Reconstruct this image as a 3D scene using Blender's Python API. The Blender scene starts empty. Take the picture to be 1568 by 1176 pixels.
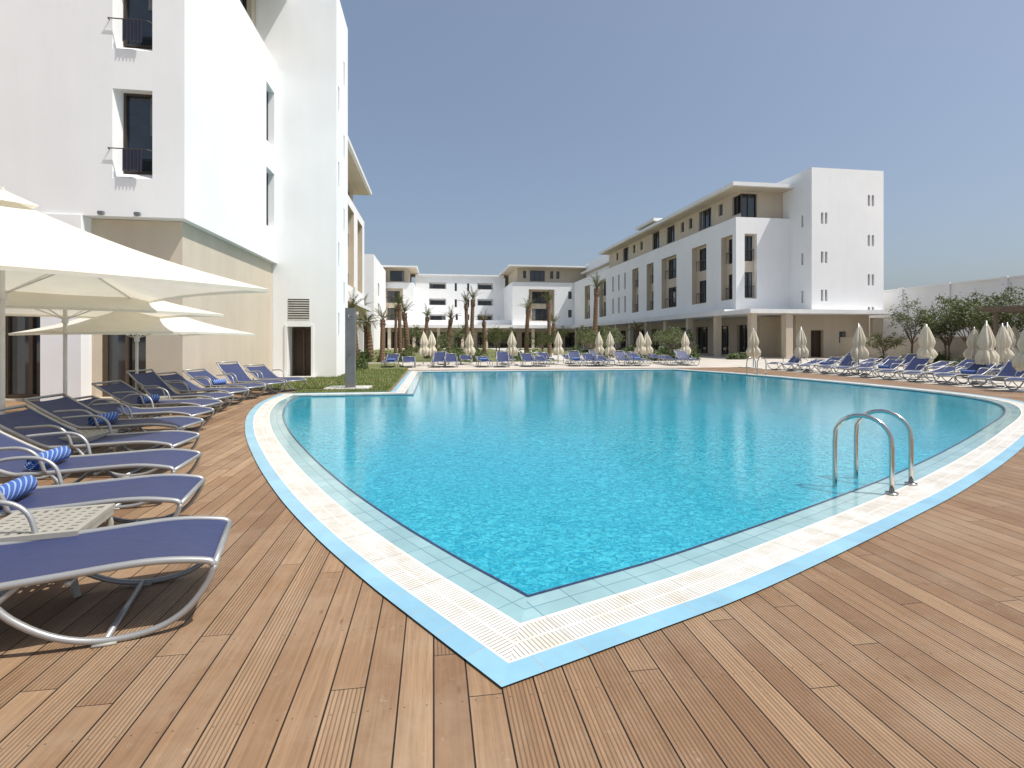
import bpy, math, random
import numpy as np
from mathutils import Vector, Quaternion, Matrix
from mathutils.geometry import tessellate_polygon
random.seed(7)
S=bpy.context.scene
R=math.radians
# ------------------------------------------------------------------ materials
def new_mat(name):
    m=bpy.data.materials.new(name); m.use_nodes=True
    nt=m.node_tree; b=nt.nodes['Principled BSDF']
    return m,nt,b
def nd(nt,t,ins=None,**kw):
    n=nt.nodes.new(t)
    for k,v in kw.items(): setattr(n,k,v)
    if ins:
        for k,v in ins.items():
            if isinstance(v,bpy.types.NodeSocket): nt.links.new(v,n.inputs[k])
            else: n.inputs[k].default_value=v
    return n
def mth(nt,op,a,b=0.0,c=None):
    ins={0:a,1:b}
    if c is not None: ins[2]=c
    return nd(nt,'ShaderNodeMath',ins,operation=op).outputs[0]
def mixc(nt,f,a,b,bt='MIX'):
    n=nt.nodes.new('ShaderNodeMix'); n.data_type='RGBA'; n.blend_type=bt
    for idx,v in ((0,f),(6,a),(7,b)):
        if isinstance(v,bpy.types.NodeSocket): nt.links.new(v,n.inputs[idx])
        else: n.inputs[idx].default_value=v if idx==0 else (v[0],v[1],v[2],1)
    return n.outputs[2]
def simple(name,col,rough=.6,var=.12,scale=4.,bump=0.,bscale=60.,metal=0.,spec=.4,coat=0.,dist=.01):
    m,nt,b=new_mat(name)
    tc=nd(nt,'ShaderNodeTexCoord')
    n1=nd(nt,'ShaderNodeTexNoise',{'Vector':tc.outputs['Object'],'Scale':scale,'Detail':5.,'Roughness':.6})
    f=nd(nt,'ShaderNodeMapRange',{0:n1.outputs[0],1:.3,2:.7,3:0.,4:1.}).outputs[0]
    c0=tuple(c*(1-var) for c in col); c1=tuple(min(1,c*(1+var)) for c in col)
    c=mixc(nt,f,c0,c1)
    nt.links.new(c,b.inputs['Base Color'])
    b.inputs['Roughness'].default_value=rough; b.inputs['Metallic'].default_value=metal
    b.inputs['Specular IOR Level'].default_value=spec
    if coat: b.inputs['Coat Weight'].default_value=coat
    if bump:
        n2=nd(nt,'ShaderNodeTexNoise',{'Vector':tc.outputs['Object'],'Scale':bscale,'Detail':4.})
        bp=nd(nt,'ShaderNodeBump',{'Height':n2.outputs[0],'Strength':bump,'Distance':dist})
        nt.links.new(bp.outputs[0],b.inputs['Normal'])
    return m
def plaster(name,col,streak=.06):
    m,nt,b=new_mat(name)
    tc=nd(nt,'ShaderNodeTexCoord')
    mp=nd(nt,'ShaderNodeMapping',{'Vector':tc.outputs['Object'],'Scale':(1.3,1.3,.18)})
    n1=nd(nt,'ShaderNodeTexNoise',{'Vector':mp.outputs[0],'Scale':1.6,'Detail':8.,'Roughness':.65})
    n2=nd(nt,'ShaderNodeTexNoise',{'Vector':tc.outputs['Object'],'Scale':.5,'Detail':6.})
    f=mth(nt,'ADD',mth(nt,'MULTIPLY',n1.outputs[0],.45),mth(nt,'MULTIPLY',n2.outputs[0],.55))
    f=nd(nt,'ShaderNodeMapRange',{0:f,1:.35,2:.6,3:0.,4:1.}).outputs[0]
    c=mixc(nt,f,tuple(x*(1-streak*1.3) for x in col),col)
    nt.links.new(c,b.inputs['Base Color'])
    b.inputs['Roughness'].default_value=.85; b.inputs['Specular IOR Level'].default_value=.2
    n3=nd(nt,'ShaderNodeTexNoise',{'Vector':tc.outputs['Object'],'Scale':35.,'Detail':6.})
    n4=nd(nt,'ShaderNodeTexNoise',{'Vector':tc.outputs['Object'],'Scale':1.2,'Detail':3.})
    h=mth(nt,'ADD',mth(nt,'MULTIPLY',n3.outputs[0],.25),n4.outputs[0])
    bp=nd(nt,'ShaderNodeBump',{'Height':h,'Strength':.5,'Distance':.012})
    nt.links.new(bp.outputs[0],b.inputs['Normal'])
    return m
WHITE=plaster('white_render',(.86,.86,.85),.04)
BEIGE=plaster('beige_render',(.60,.52,.41),.10)
SLAB=plaster('white_slab',(.82,.82,.81),.08)
GLASS=simple('window_glass',(.025,.032,.04),rough=.04,var=.2,spec=.9)
FRAME=simple('dark_window_frame',(.05,.042,.036),rough=.45,spec=.4)
BRONZE=simple('bronze_frame',(.10,.07,.045),rough=.45)
CURT=simple('curtain',(.20,.21,.225),rough=.8,coat=.6,var=.3,scale=9)
DARK=simple('dark_interior',(.03,.026,.022),rough=.9)
DOORM=simple('brown_door',(.06,.035,.022),rough=.5)
LOUV=simple('louvre_grey',(.55,.53,.48),rough=.5)
METAL=simple('brushed_aluminium',(.38,.38,.37),rough=.38,metal=.45,spec=.5,var=.05)
STEEL=simple('polished_steel',(.60,.57,.53),rough=.17,metal=1.,var=.04)
GREYP=simple('grey_painted_metal',(.22,.22,.22),rough=.35,metal=.5)
POLE=simple('offwhite_pole',(.7,.68,.62),rough=.4)
NPAN=simple('navy_panel',(.02,.025,.06),rough=.6)
PLAST=simple('taupe_plastic',(.36,.34,.29),rough=.5)
TRUNK=simple('palm_trunk_bark',(.19,.12,.075),rough=.9,var=.5,scale=14,bump=1.,bscale=25,dist=.05)
BARK=simple('bark',(.16,.12,.09),rough=.9,var=.4,scale=10,bump=1.,bscale=30,dist=.02)
TIMBER=simple('weathered_timber',(.20,.15,.11),rough=.8,var=.3,scale=12)
CONC=simple('pale_concrete',(.55,.53,.49),rough=.85,var=.1,bump=.3)
def leafmat(name,col,var=.45):
    m,nt,b=new_mat(name)
    tc=nd(nt,'ShaderNodeTexCoord'); g=nd(nt,'ShaderNodeNewGeometry')
    n1=nd(nt,'ShaderNodeTexNoise',{'Vector':tc.outputs['Object'],'Scale':2.5,'Detail':3.})
    f=mth(nt,'ADD',mth(nt,'MULTIPLY',n1.outputs[0],.7),mth(nt,'MULTIPLY',g.outputs['Random Per Island'],.5))
    f=nd(nt,'ShaderNodeMapRange',{0:f,1:.3,2:.9,3:0.,4:1.}).outputs[0]
    c=mixc(nt,f,tuple(x*(1-var) for x in col),(col[0]*1.6,col[1]*1.4,col[2]*1.15))
    nt.links.new(c,b.inputs['Base Color']); b.inputs['Roughness'].default_value=.55
    b.inputs['Specular IOR Level'].default_value=.3
    tr=nd(nt,'ShaderNodeBsdfTranslucent',{'Color':c})
    mx=nd(nt,'ShaderNodeMixShader',{0:.3,1:b.outputs[0],2:tr.outputs[0]})
    nt.links.new(mx.outputs[0],nt.nodes['Material Output'].inputs[0])
    return m
PALM=leafmat('palm_frond',(.10,.125,.04))
DRY=leafmat('dry_frond',(.24,.17,.09))
OLIVE=leafmat('olive_leaf',(.11,.145,.06))
BUSH=leafmat('shrub_leaf',(.075,.115,.035))
BLADE=leafmat('grass_blade',(.12,.17,.04))
def fabric(name,col,trans=.35,wscale=0.,rough=.9):
    m,nt,b=new_mat(name)
    tc=nd(nt,'ShaderNodeTexCoord')
    n1=nd(nt,'ShaderNodeTexNoise',{'Vector':tc.outputs['Object'],'Scale':3.,'Detail':5.})
    c=mixc(nt,n1.outputs[0],tuple(x*.9 for x in col),tuple(min(1,x*1.08) for x in col))
    if wscale:
        wv2=nd(nt,'ShaderNodeTexChecker',{'Vector':tc.outputs['Object'],'Scale':wscale*6})
        c=mixc(nt,.35,c,mixc(nt,wv2.outputs[1],tuple(x*.6 for x in col),tuple(x*1.5 for x in col)))
    nt.links.new(c,b.inputs['Base Color']); b.inputs['Roughness'].default_value=rough
    b.inputs['Specular IOR Level'].default_value=.25
    n2=nd(nt,'ShaderNodeTexNoise',{'Vector':tc.outputs['Object'],'Scale':5.,'Detail':3.})
    bp=nd(nt,'ShaderNodeBump',{'Height':n2.outputs[0],'Strength':.4,'Distance':.03})
    nt.links.new(bp.outputs[0],b.inputs['Normal'])
    if trans:
        tr=nd(nt,'ShaderNodeBsdfTranslucent',{'Color':c})
        mx=nd(nt,'ShaderNodeMixShader',{0:trans,1:b.outputs[0],2:tr.outputs[0]})
        nt.links.new(mx.outputs[0],nt.nodes['Material Output'].inputs[0])
    return m
CREAM=fabric('cream_canvas',(.80,.74,.60),.3)
CREAM_W=fabric('offwhite_canvas',(.88,.84,.72),.33)
BLUE=fabric('blue_sling_mesh',(.046,.058,.135),.10,wscale=30.,rough=.5)
def towel():
    m,nt,b=new_mat('striped_towel')
    tc=nd(nt,'ShaderNodeTexCoord')
    w=nd(nt,'ShaderNodeTexWave',{'Vector':tc.outputs['Object'],'Scale':9.,'Distortion':1.5,'Detail':2.},wave_type='BANDS',bands_direction='DIAGONAL')
    f=mth(nt,'GREATER_THAN',w.outputs[1],.78)
    nt.links.new(mixc(nt,f,(.05,.12,.38),(.30,.40,.62)),b.inputs['Base Color'])
    b.inputs['Roughness'].default_value=.95
    n2=nd(nt,'ShaderNodeTexNoise',{'Vector':tc.outputs['Object'],'Scale':150.})
    bp=nd(nt,'ShaderNodeBump',{'Height':n2.outputs[0],'Strength':.8,'Distance':.01})
    nt.links.new(bp.outputs[0],b.inputs['Normal'])
    return m
TOWEL=towel()
# deck
def deck_mat():
    m,nt,b=new_mat('hardwood_decking')
    W=.145; L=3.3
    tc=nd(nt,'ShaderNodeTexCoord'); sp=nd(nt,'ShaderNodeSeparateXYZ',{0:tc.outputs['Object']})
    x,y=sp.outputs[0],sp.outputs[1]
    xi=mth(nt,'DIVIDE',x,W); idx=mth(nt,'FLOOR',xi); fx=mth(nt,'FRACT',xi)
    r1=nd(nt,'ShaderNodeTexWhiteNoise',{'W':idx},noise_dimensions='1D').outputs[0]
    yi=mth(nt,'ADD',mth(nt,'DIVIDE',y,L),mth(nt,'MULTIPLY',r1,9.)); j=mth(nt,'FLOOR',yi); fy=mth(nt,'FRACT',yi)
    cv=nd(nt,'ShaderNodeCombineXYZ',{0:idx,1:j})
    wn=nd(nt,'ShaderNodeTexWhiteNoise',{'Vector':cv.outputs[0]},noise_dimensions='2D'); r2=wn.outputs[0]
    sc=nd(nt,'ShaderNodeSeparateXYZ',{0:wn.outputs[1]}); r3=sc.outputs[1]
    ex=mth(nt,'MULTIPLY',mth(nt,'MINIMUM',fx,mth(nt,'SUBTRACT',1.,fx)),W)
    ey=mth(nt,'MULTIPLY',mth(nt,'MINIMUM',fy,mth(nt,'SUBTRACT',1.,fy)),L)
    gapx=nd(nt,'ShaderNodeMapRange',{0:ex,1:.0022,2:.0042,3:0.,4:1.}).outputs[0]
    gapy=nd(nt,'ShaderNodeMapRange',{0:ey,1:.0010,2:.0026,3:0.,4:1.}).outputs[0]
    gap=mth(nt,'MINIMUM',gapx,gapy)
    gv=nd(nt,'ShaderNodeCombineXYZ',{0:mth(nt,'MULTIPLY',x,55.),1:mth(nt,'MULTIPLY',y,1.8),2:mth(nt,'MULTIPLY',r2,37.)})
    grain=nd(nt,'ShaderNodeTexNoise',{'Vector':gv.outputs[0],'Scale':1.,'Detail':7.,'Roughness':.7,'Distortion':.7}).outputs[0]
    gv2=nd(nt,'ShaderNodeCombineXYZ',{0:mth(nt,'MULTIPLY',x,9.),1:mth(nt,'MULTIPLY',y,1.1),2:mth(nt,'MULTIPLY',r2,17.)})
    g2=nd(nt,'ShaderNodeTexNoise',{'Vector':gv2.outputs[0],'Scale':1.,'Detail':5.,'Roughness':.6,'Distortion':1.5}).outputs[0]
    st=nd(nt,'ShaderNodeTexNoise',{'Vector':tc.outputs['Object'],'Scale':.9,'Detail':6.,'Roughness':.7}).outputs[0]
    cr=nd(nt,'ShaderNodeValToRGB',{0:mth(nt,'ADD',mth(nt,'MULTIPLY',r2,.6),mth(nt,'MULTIPLY',g2,.46))})
    el=cr.color_ramp.elements
    el[0].position=.12; el[0].color=(.225,.120,.058,1)
    el[1].position=.92; el[1].color=(.43,.275,.150,1)
    k=el.new(.5); k.color=(.320,.185,.092,1)
    c=mixc(nt,nd(nt,'ShaderNodeMapRange',{0:grain,1:.38,2:.7,3:.62,4:0.}).outputs[0],cr.outputs[0],(.16,.092,.048))
    c=mixc(nt,nd(nt,'ShaderNodeMapRange',{0:st,1:.45,2:.7,3:0.,4:.5}).outputs[0],c,(.41,.31,.205))
    sn=nd(nt,'ShaderNodeTexNoise',{'Vector':tc.outputs['Object'],'Scale':11.,'Detail':7.,'Roughness':.75}).outputs[0]
    c=mixc(nt,nd(nt,'ShaderNodeMapRange',{0:sn,1:.62,2:.76,3:0.,4:.55}).outputs[0],c,(.56,.47,.36))
    kv=nd(nt,'ShaderNodeMapping',{'Vector':tc.outputs['Object'],'Scale':(7.,2.6,1.)})
    kn=nd(nt,'ShaderNodeTexVoronoi',{'Vector':kv.outputs[0],'Scale':1.,'Randomness':1.}).outputs[0]
    c=mixc(nt,nd(nt,'ShaderNodeMapRange',{0:kn,1:.03,2:.09,3:.6,4:0.}).outputs[0],c,(.12,.06,.03))
    gm=mth(nt,'MAXIMUM',mth(nt,'GREATER_THAN',r3,.62),mth(nt,'GREATER_THAN',x,.35))
    gs=mth(nt,'MULTIPLY',mth(nt,'ADD',mth(nt,'COSINE',mth(nt,'MULTIPLY',fx,math.tau*8)),1.),.5)
    gs=mth(nt,'MULTIPLY',mth(nt,'POWER',gs,3.),gm)
    c=mixc(nt,mth(nt,'MULTIPLY',gs,.6),c,(.11,.06,.03))
    # screw heads, two per board at each joist
    sy=mth(nt,'MULTIPLY',mth(nt,'SUBTRACT',mth(nt,'FRACT',mth(nt,'DIVIDE',y,.62)),.5),.62)
    sx=mth(nt,'MULTIPLY',mth(nt,'SUBTRACT',mth(nt,'ABSOLUTE',mth(nt,'SUBTRACT',fx,.5)),.31),W)
    rr=mth(nt,'SQRT',mth(nt,'ADD',mth(nt,'MULTIPLY',sx,sx),mth(nt,'MULTIPLY',sy,sy)))
    c=mixc(nt,nd(nt,'ShaderNodeMapRange',{0:rr,1:.003,2:.005,3:.8,4:0.}).outputs[0],c,(.07,.05,.035))
    c=mixc(nt,gap,(.018,.012,.008),c)
    hs=nd(nt,'ShaderNodeHueSaturation',{'Color':c,'Saturation':.95})
    nt.links.new(hs.outputs[0],b.inputs['Base Color'])
    b.inputs['Roughness'].default_value=.6; b.inputs['Specular IOR Level'].default_value=.3
    h=mth(nt,'ADD',mth(nt,'MULTIPLY',gap,1.),mth(nt,'MULTIPLY',grain,.15))
    h=mth(nt,'SUBTRACT',h,mth(nt,'MULTIPLY',gs,.5)); h=mth(nt,'ADD',h,mth(nt,'MULTIPLY',r3,.25))
    bp=nd(nt,'ShaderNodeBump',{'Height':h,'Strength':.8,'Distance':.005})
    nt.links.new(bp.outputs[0],b.inputs['Normal'])
    return m
DECK=deck_mat()
def tile_uv(name,c1,c2,mortar,w,h,off=.0,rough=.3,ms=.004,uv=True,nscale=2.):
    m,nt,b=new_mat(name)
    tc=nd(nt,'ShaderNodeTexCoord')
    v=tc.outputs['UV'] if uv else tc.outputs['Object']
    br=nd(nt,'ShaderNodeTexBrick',{'Vector':v,'Color1':(*c1,1),'Color2':(*c2,1),'Mortar':(*mortar,1),'Scale':1.,'Mortar Size':ms,'Mortar Smooth':.1,'Brick Width':w,'Row Height':h},offset=off,squash=1.)
    n1=nd(nt,'ShaderNodeTexNoise',{'Vector':tc.outputs['Object'],'Scale':nscale,'Detail':6.,'Roughness':.65})
    f=nd(nt,'ShaderNodeMapRange',{0:n1.outputs[0],1:.3,2:.7,3:.82,4:1.05}).outputs[0]
    hs=nd(nt,'ShaderNodeHueSaturation',{'Color':br.outputs[0],'Value':f})
    nt.links.new(hs.outputs[0],b.inputs['Base Color']); b.inputs['Roughness'].default_value=rough
    bp=nd(nt,'ShaderNodeBump',{'Height':br.outputs[1],'Strength':-.5,'Distance':.003})
    nt.links.new(bp.outputs[0],b.inputs['Normal'])
    return m
T_OUT=tile_uv('sky_blue_tile',(.25,.47,.60),(.28,.51,.63),(.33,.43,.47),.25,.5,rough=.35)
T_IN=tile_uv('aqua_tile',(.27,.44,.46),(.33,.50,.515),(.15,.28,.32),.25,.127,.0,rough=.12)
NAVY=tile_uv('navy_tile',(.02,.035,.10),(.03,.05,.13),(.05,.07,.1),.06,.06,rough=.15)
BASIN=tile_uv('aqua_mosaic',(.09,.50,.62),(.12,.56,.66),(.2,.55,.62),.25,.25,rough=.4,uv=False)
PAVE=tile_uv('pale_paving',(.52,.47,.40),(.60,.55,.47),(.40,.36,.31),.6,.4,.5,rough=.8,uv=False,ms=.008,nscale=.7)
def grate():
    m,nt,b=new_mat('white_overflow_grating')
    tc=nd(nt,'ShaderNodeTexCoord'); sp=nd(nt,'ShaderNodeSeparateXYZ',{0:tc.outputs['UV']})
    f=mth(nt,'FRACT',mth(nt,'DIVIDE',sp.outputs[0],.024))
    s=mth(nt,'LESS_THAN',f,.27)
    v=sp.outputs[1]
    inside=mth(nt,'MULTIPLY',mth(nt,'GREATER_THAN',v,.275),mth(nt,'LESS_THAN',v,.505))
    mid=mth(nt,'GREATER_THAN',mth(nt,'ABSOLUTE',mth(nt,'SUBTRACT',v,.392)),.008)
    s=mth(nt,'MULTIPLY',mth(nt,'MULTIPLY',s,inside),mid)
    n1=nd(nt,'ShaderNodeTexNoise',{'Vector':tc.outputs['Object'],'Scale':3.,'Detail':8.,'Roughness':.75}).outputs[0]
    base=mixc(nt,nd(nt,'ShaderNodeMapRange',{0:n1,1:.35,2:.6,3:0.,4:1.}).outputs[0],(.60,.55,.46),(.80,.78,.73))
    fj=mth(nt,'FRACT',mth(nt,'DIVIDE',sp.outputs[0],.5))
    jt=mth(nt,'LESS_THAN',fj,.008)
    s=mth(nt,'MAXIMUM',s,jt)
    c=mixc(nt,s,base,(.30,.28,.24))
    nt.links.new(c,b.inputs['Base Color']); b.inputs['Roughness'].default_value=.45
    bp=nd(nt,'ShaderNodeBump',{'Height':mth(nt,'SUBTRACT',1.,s),'Strength':.6,'Distance':.006})
    nt.links.new(bp.outputs[0],b.inputs['Normal'])
    return m
GRATE=grate()
def water():
    m,nt,b=new_mat('pool_water'); nt.nodes.remove(b)
    tc=nd(nt,'ShaderNodeTexCoord')
    mp=nd(nt,'ShaderNodeMapping',{'Vector':tc.outputs['Object'],'Scale':(1.,1.3,1.),'Rotation':(0,0,.5)})
    n1=nd(nt,'ShaderNodeTexNoise',{'Vector':mp.outputs[0],'Scale':15.,'Detail':3.,'Roughness':.6,'Distortion':1.6}).outputs[0]
    n2=nd(nt,'ShaderNodeTexNoise',{'Vector':mp.outputs[0],'Scale':4.,'Detail':2.,'Distortion':.5}).outputs[0]
    h=mth(nt,'ADD',n1,mth(nt,'MULTIPLY',n2,.8))
    bp=nd(nt,'ShaderNodeBump',{'Height':h,'Strength':1.,'Distance':.0011})
    bp2=nd(nt,'ShaderNodeBump',{'Height':h,'Strength':1.,'Distance':.03})
    f=nd(nt,'ShaderNodeMapRange',{0:n1,1:.40,2:.62,3:0.,4:1.}).outputs[0]
    big=nd(nt,'ShaderNodeTexNoise',{'Vector':tc.outputs['Object'],'Scale':.25,'Detail':3.}).outputs[0]
    col=mixc(nt,f,(.010,.33,.47),(.085,.64,.77))
    col=mixc(nt,nd(nt,'ShaderNodeMapRange',{0:big,1:.35,2:.65,3:0.,4:.3}).outputs[0],col,(.01,.37,.52))
    df=nd(nt,'ShaderNodeBsdfDiffuse',{'Color':col,'Normal':bp2.outputs[0]})
    tr=nd(nt,'ShaderNodeBsdfTransparent',{'Color':(.40,.88,.97,1)})
    gl=nd(nt,'ShaderNodeBsdfGlossy',{'Color':(1,1,1,1),'Roughness':.03,'Normal':bp.outputs[0]})
    body=nd(nt,'ShaderNodeMixShader',{0:.7,1:tr.outputs[0],2:df.outputs[0]})
    fr=nd(nt,'ShaderNodeFresnel',{'IOR':1.33,'Normal':bp.outputs[0]})
    mx=nd(nt,'ShaderNodeMixShader',{0:fr.outputs[0],1:body.outputs[0],2:gl.outputs[0]})
    nt.links.new(mx.outputs[0],nt.nodes['Material Output'].inputs[0])
    return m
WATER=water()
def grassmat():
    m,nt,b=new_mat('lawn_grass')
    tc=nd(nt,'ShaderNodeTexCoord')
    n1=nd(nt,'ShaderNodeTexNoise',{'Vector':tc.outputs['Object'],'Scale':1.2,'Detail':8.,'Roughness':.7}).outputs[0]
    n2=nd(nt,'ShaderNodeTexNoise',{'Vector':tc.outputs['Object'],'Scale':30.,'Detail':4.}).outputs[0]
    c=mixc(nt,nd(nt,'ShaderNodeMapRange',{0:n1,1:.4,2:.62,3:0.,4:1.}).outputs[0],(.10,.15,.035),(.28,.24,.10))
    c=mixc(nt,mth(nt,'MULTIPLY',n2,.5),c,(.05,.08,.02))
    nt.links.new(c,b.inputs['Base Color']); b.inputs['Roughness'].default_value=.95
    bp=nd(nt,'ShaderNodeBump',{'Height':n2,'Strength':1.,'Distance':.04})
    nt.links.new(bp.outputs[0],b.inputs['Normal'])
    return m
GRASS=grassmat()
# ------------------------------------------------------------------ mesh helper
class M:
    def __init__(s): s.v=[]; s.f=[]; s.mi=[]
    def add(s,vs,fs,mi=0):
        o=len(s.v); s.v.extend([tuple(p) for p in vs]); s.f.extend([tuple(i+o for i in f) for f in fs]); s.mi.extend([mi]*len(fs))
    def quad(s,a,b,c,d,mi=0): s.add([a,b,c,d],[(0,1,2,3)],mi)
    def box(s,x0,x1,y0,y1,z0,z1,mi=0):
        vs=[(x,y,z) for z in (z0,z1) for y in (y0,y1) for x in (x0,x1)]
        s.add(vs,[(0,2,3,1),(4,5,7,6),(0,1,5,4),(2,6,7,3),(0,4,6,2),(1,3,7,5)],mi)
    def tube(s,pts,r,n=8,mi=0,closed=False):
        P=[Vector(p) for p in pts]; k=len(P)
        rr=r if isinstance(r,(list,tuple)) else [r]*k
        T=[]
        for i in range(k):
            if closed: t=P[(i+1)%k]-P[i-1]
            else: t=P[min(i+1,k-1)]-P[max(i-1,0)]
            T.append(t.normalized())
        up=Vector((0,0,1)) if abs(T[0].z)<.9 else Vector((1,0,0))
        nn=T[0].cross(up).normalized(); vs=[]
        for i in range(k):
            if i>0:
                q=T[i-1].rotation_difference(T[i]); nn=q@nn
            nn=(nn-T[i]*nn.dot(T[i])).normalized()
            b=T[i].cross(nn)
            for j in range(n):
                a=math.tau*j/n; vs.append(P[i]+(nn*math.cos(a)+b*math.sin(a))*rr[i])
        fs=[]
        for i in range(k if closed else k-1):
            i2=(i+1)%k
            for j in range(n): fs.append((i*n+j,i*n+(j+1)%n,i2*n+(j+1)%n,i2*n+j))
        if not closed: fs.append(tuple(range(n))[::-1]); fs.append(tuple((k-1)*n+j for j in range(n)))
        s.add(vs,fs,mi)
    def mesh(s,name,mats,smooth=False):
        me=bpy.data.meshes.new(name); me.from_pydata(s.v,[],s.f)
        for m in mats: me.materials.append(m)
        me.polygons.foreach_set('material_index',s.mi)
        if smooth: me.polygons.foreach_set('use_smooth',[True]*len(s.f))
        me.update(); return me
    def obj(s,name,mats,smooth=False,parent=None):
        o=bpy.data.objects.new(name,s.mesh(name,mats,smooth)); S.collection.objects.link(o)
        if parent: o.parent=parent
        return o
def inst(me,name,loc,rz=0.,sc=1.):
    o=bpy.data.objects.new(name,me); S.collection.objects.link(o)
    o.location=loc; o.rotation_euler=(0,0,rz); o.scale=(sc,sc,sc) if not isinstance(sc,tuple) else sc
    return o
def crom(pts,n=8):
    P=[Vector(p) for p in pts]; out=[]
    for i in range(len(P)-1):
        p0=P[max(i-1,0)];p1=P[i];p2=P[i+1];p3=P[min(i+2,len(P)-1)]
        if i==0: p0=p1*2-p2
        if i==len(P)-2: p3=p2*2-p1
        for j in range(n):
            t=j/n
            out.append(.5*((2*p1)+(p2-p0)*t+(2*p0-5*p1+4*p2-p3)*t*t+(3*p1-p0-3*p2+p3)*t**3))
    out.append(P[-1]); return out
def empty(name):
    e=bpy.data.objects.new(name,None); S.collection.objects.link(e); return e
# ------------------------------------------------------------------ pool outline (metres)
left=[(.55,3.01),(.16,3.62),(-.35,4.5),(-.92,5.62),(-1.62,7.2),(-2.38,9.15),(-3.02,11.2),(-3.42,13.2),(-3.5,14.6)]
right=[(11.8,24.6),(12.9,21.5),(13.6,18.3),(13.95,15.3),(13.95,12.6),(13.3,10.75),(11.7,9.2),(9.1,7.5),(6.8,6.1),(4.9,5.03),(3.7,4.42),(2.49,3.83),(1.465,3.36),(.55,3.01)]
Lc=[tuple(p) for p in crom([(a,b) for a,b in left],8)]
Rc=[tuple(p) for p in crom([(a,b) for a,b in right],8)]
Lc=[Lc[0]]+Lc[7:]; Rc=Rc[:-7]+[Rc[-1]]
ring=[Vector(p) for p in (Lc+[(-.55,14.6),(-.5,24.6)]+Rc[:-1])]
n=len(ring)
def offset(ring,d):
    out=[]
    for i in range(len(ring)):
        e1=(ring[i]-ring[i-1]).normalized(); e2=(ring[(i+1)%len(ring)]-ring[i]).normalized()
        n1=Vector((-e1.y,e1.x)); n2=Vector((-e2.y,e2.x)); b=(n1+n2).normalized()
        out.append(ring[i]+b*(d/max(.35,b.dot(n1))))
    return out
pool=empty('swimming_pool')
arc=[0.]
for i in range(n): arc.append(arc[-1]+(ring[(i+1)%n]-ring[i]).length)
def band(name,d0,d1,z,mat,lip=.0):
    A=offset(ring,d0) if d0 else list(ring); B=offset(ring,d1)
    vs=[];fs=[];uv=[]
    for i in range(n):
        k=(i+1)%n; e=(ring[k]-ring[i]).normalized()
        o=len(vs)
        for P,idx,s in ((A[i],i,arc[i]),(A[k],k,arc[i+1]),(B[k],k,arc[i+1]),(B[i],i,arc[i])):
            vs.append((P.x,P.y,z)); of=P-ring[idx]
            nrm=Vector((-e.y,e.x))
            uv.append((s+of.dot(e),of.dot(nrm)))
        fs.append((o,o+1,o+2,o+3))
        if lip:
            o=len(vs)
            for P,zz,s in ((A[i],z,arc[i]),(A[k],z,arc[i+1]),(A[k],z-lip,arc[i+1]),(A[i],z-lip,arc[i])):
                vs.append((P.x,P.y,zz)); uv.append((s,zz))
            fs.append((o,o+1,o+2,o+3))
    me=bpy.data.meshes.new(name); me.from_pydata(vs,[],fs); me.materials.append(mat)
    ul=me.uv_layers.new(name='UVMap')
    for p in me.polygons:
        for li in p.loop_indices: ul.data[li].uv=uv[me.loops[li].vertex_index]
    me.update()
    o=bpy.data.objects.new(name,me); S.collection.objects.link(o); o.parent=pool
    return o
band('inner_tile_band',0,.25,.004,T_IN,lip=.02)
band('overflow_grating',.25,.52,.012,GRATE,lip=.010)
band('outer_tile_band',.52,.65,.014,T_OUT,lip=.004)
def wallring(name,d,z0,z1,mat):
    A=offset(ring,d) if d else ring
    vs=[];fs=[];uv=[]
    for i in range(n):
        k=(i+1)%n; o=len(vs)
        for P,z,s in ((A[i],z1,arc[i]),(A[k],z1,arc[i+1]),(A[k],z0,arc[i+1]),(A[i],z0,arc[i])): vs.append((P.x,P.y,z)); uv.append((s,z))
        fs.append((o,o+1,o+2,o+3))
    me=bpy.data.meshes.new(name); me.from_pydata(vs,[],fs); me.materials.append(mat)
    ul=me.uv_layers.new(name='UVMap')
    for p in me.polygons:
        for li in p.loop_indices: ul.data[li].uv=uv[me.loops[li].vertex_index]
    o=bpy.data.objects.new(name,me); S.collection.objects.link(o); o.parent=pool
wallring('navy_waterline_tiles',0,-.34,-.016,NAVY)
wallring('basin_walls',0,-1.45,-.34,BASIN)
band('navy_trim',-.0,.022,.0075,NAVY)
def poly(name,loops,z,mat,parent=None):
    flat=[v for l in loops for v in l]
    tris=tessellate_polygon([[Vector((v[0],v[1],0)) for v in l] for l in loops])
    fs=[]
    for t in tris:
        a,b,c=[flat[i] for i in t]
        cr=(b[0]-a[0])*(c[1]-a[1])-(b[1]-a[1])*(c[0]-a[0])
        fs.append(tuple(t) if cr>0 else tuple(t)[::-1])
    me=bpy.data.meshes.new(name); me.from_pydata([(v[0],v[1],z) for v in flat],[],fs); me.materials.append(mat)
    o=bpy.data.objects.new(name,me); S.collection.objects.link(o)
    if parent: o.parent=parent
    return o
rg=[(p.x,p.y) for p in ring]
poly('basin_floor',[rg],-1.45,BASIN,pool)
poly('water_surface',[rg],-.030,WATER,pool)
GZ=-.04
poly('ground',[[(-900,-300),(900,-300),(900,1500),(-900,1500)],[(p.x,p.y) for p in offset(ring,.3)]],GZ,PAVE)
deck_out=[(-26,-12),(45,-12),(45,11.2),(16.4,11.2),(16.4,26.2),(-1.25,26.2),(-1.25,16.3),(-5.9,16.6),(-5.9,14.5),(-26,14.5)]
poly('wooden_deck',[deck_out,[(p.x,p.y) for p in offset(ring,.63)]],.002,DECK)
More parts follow.
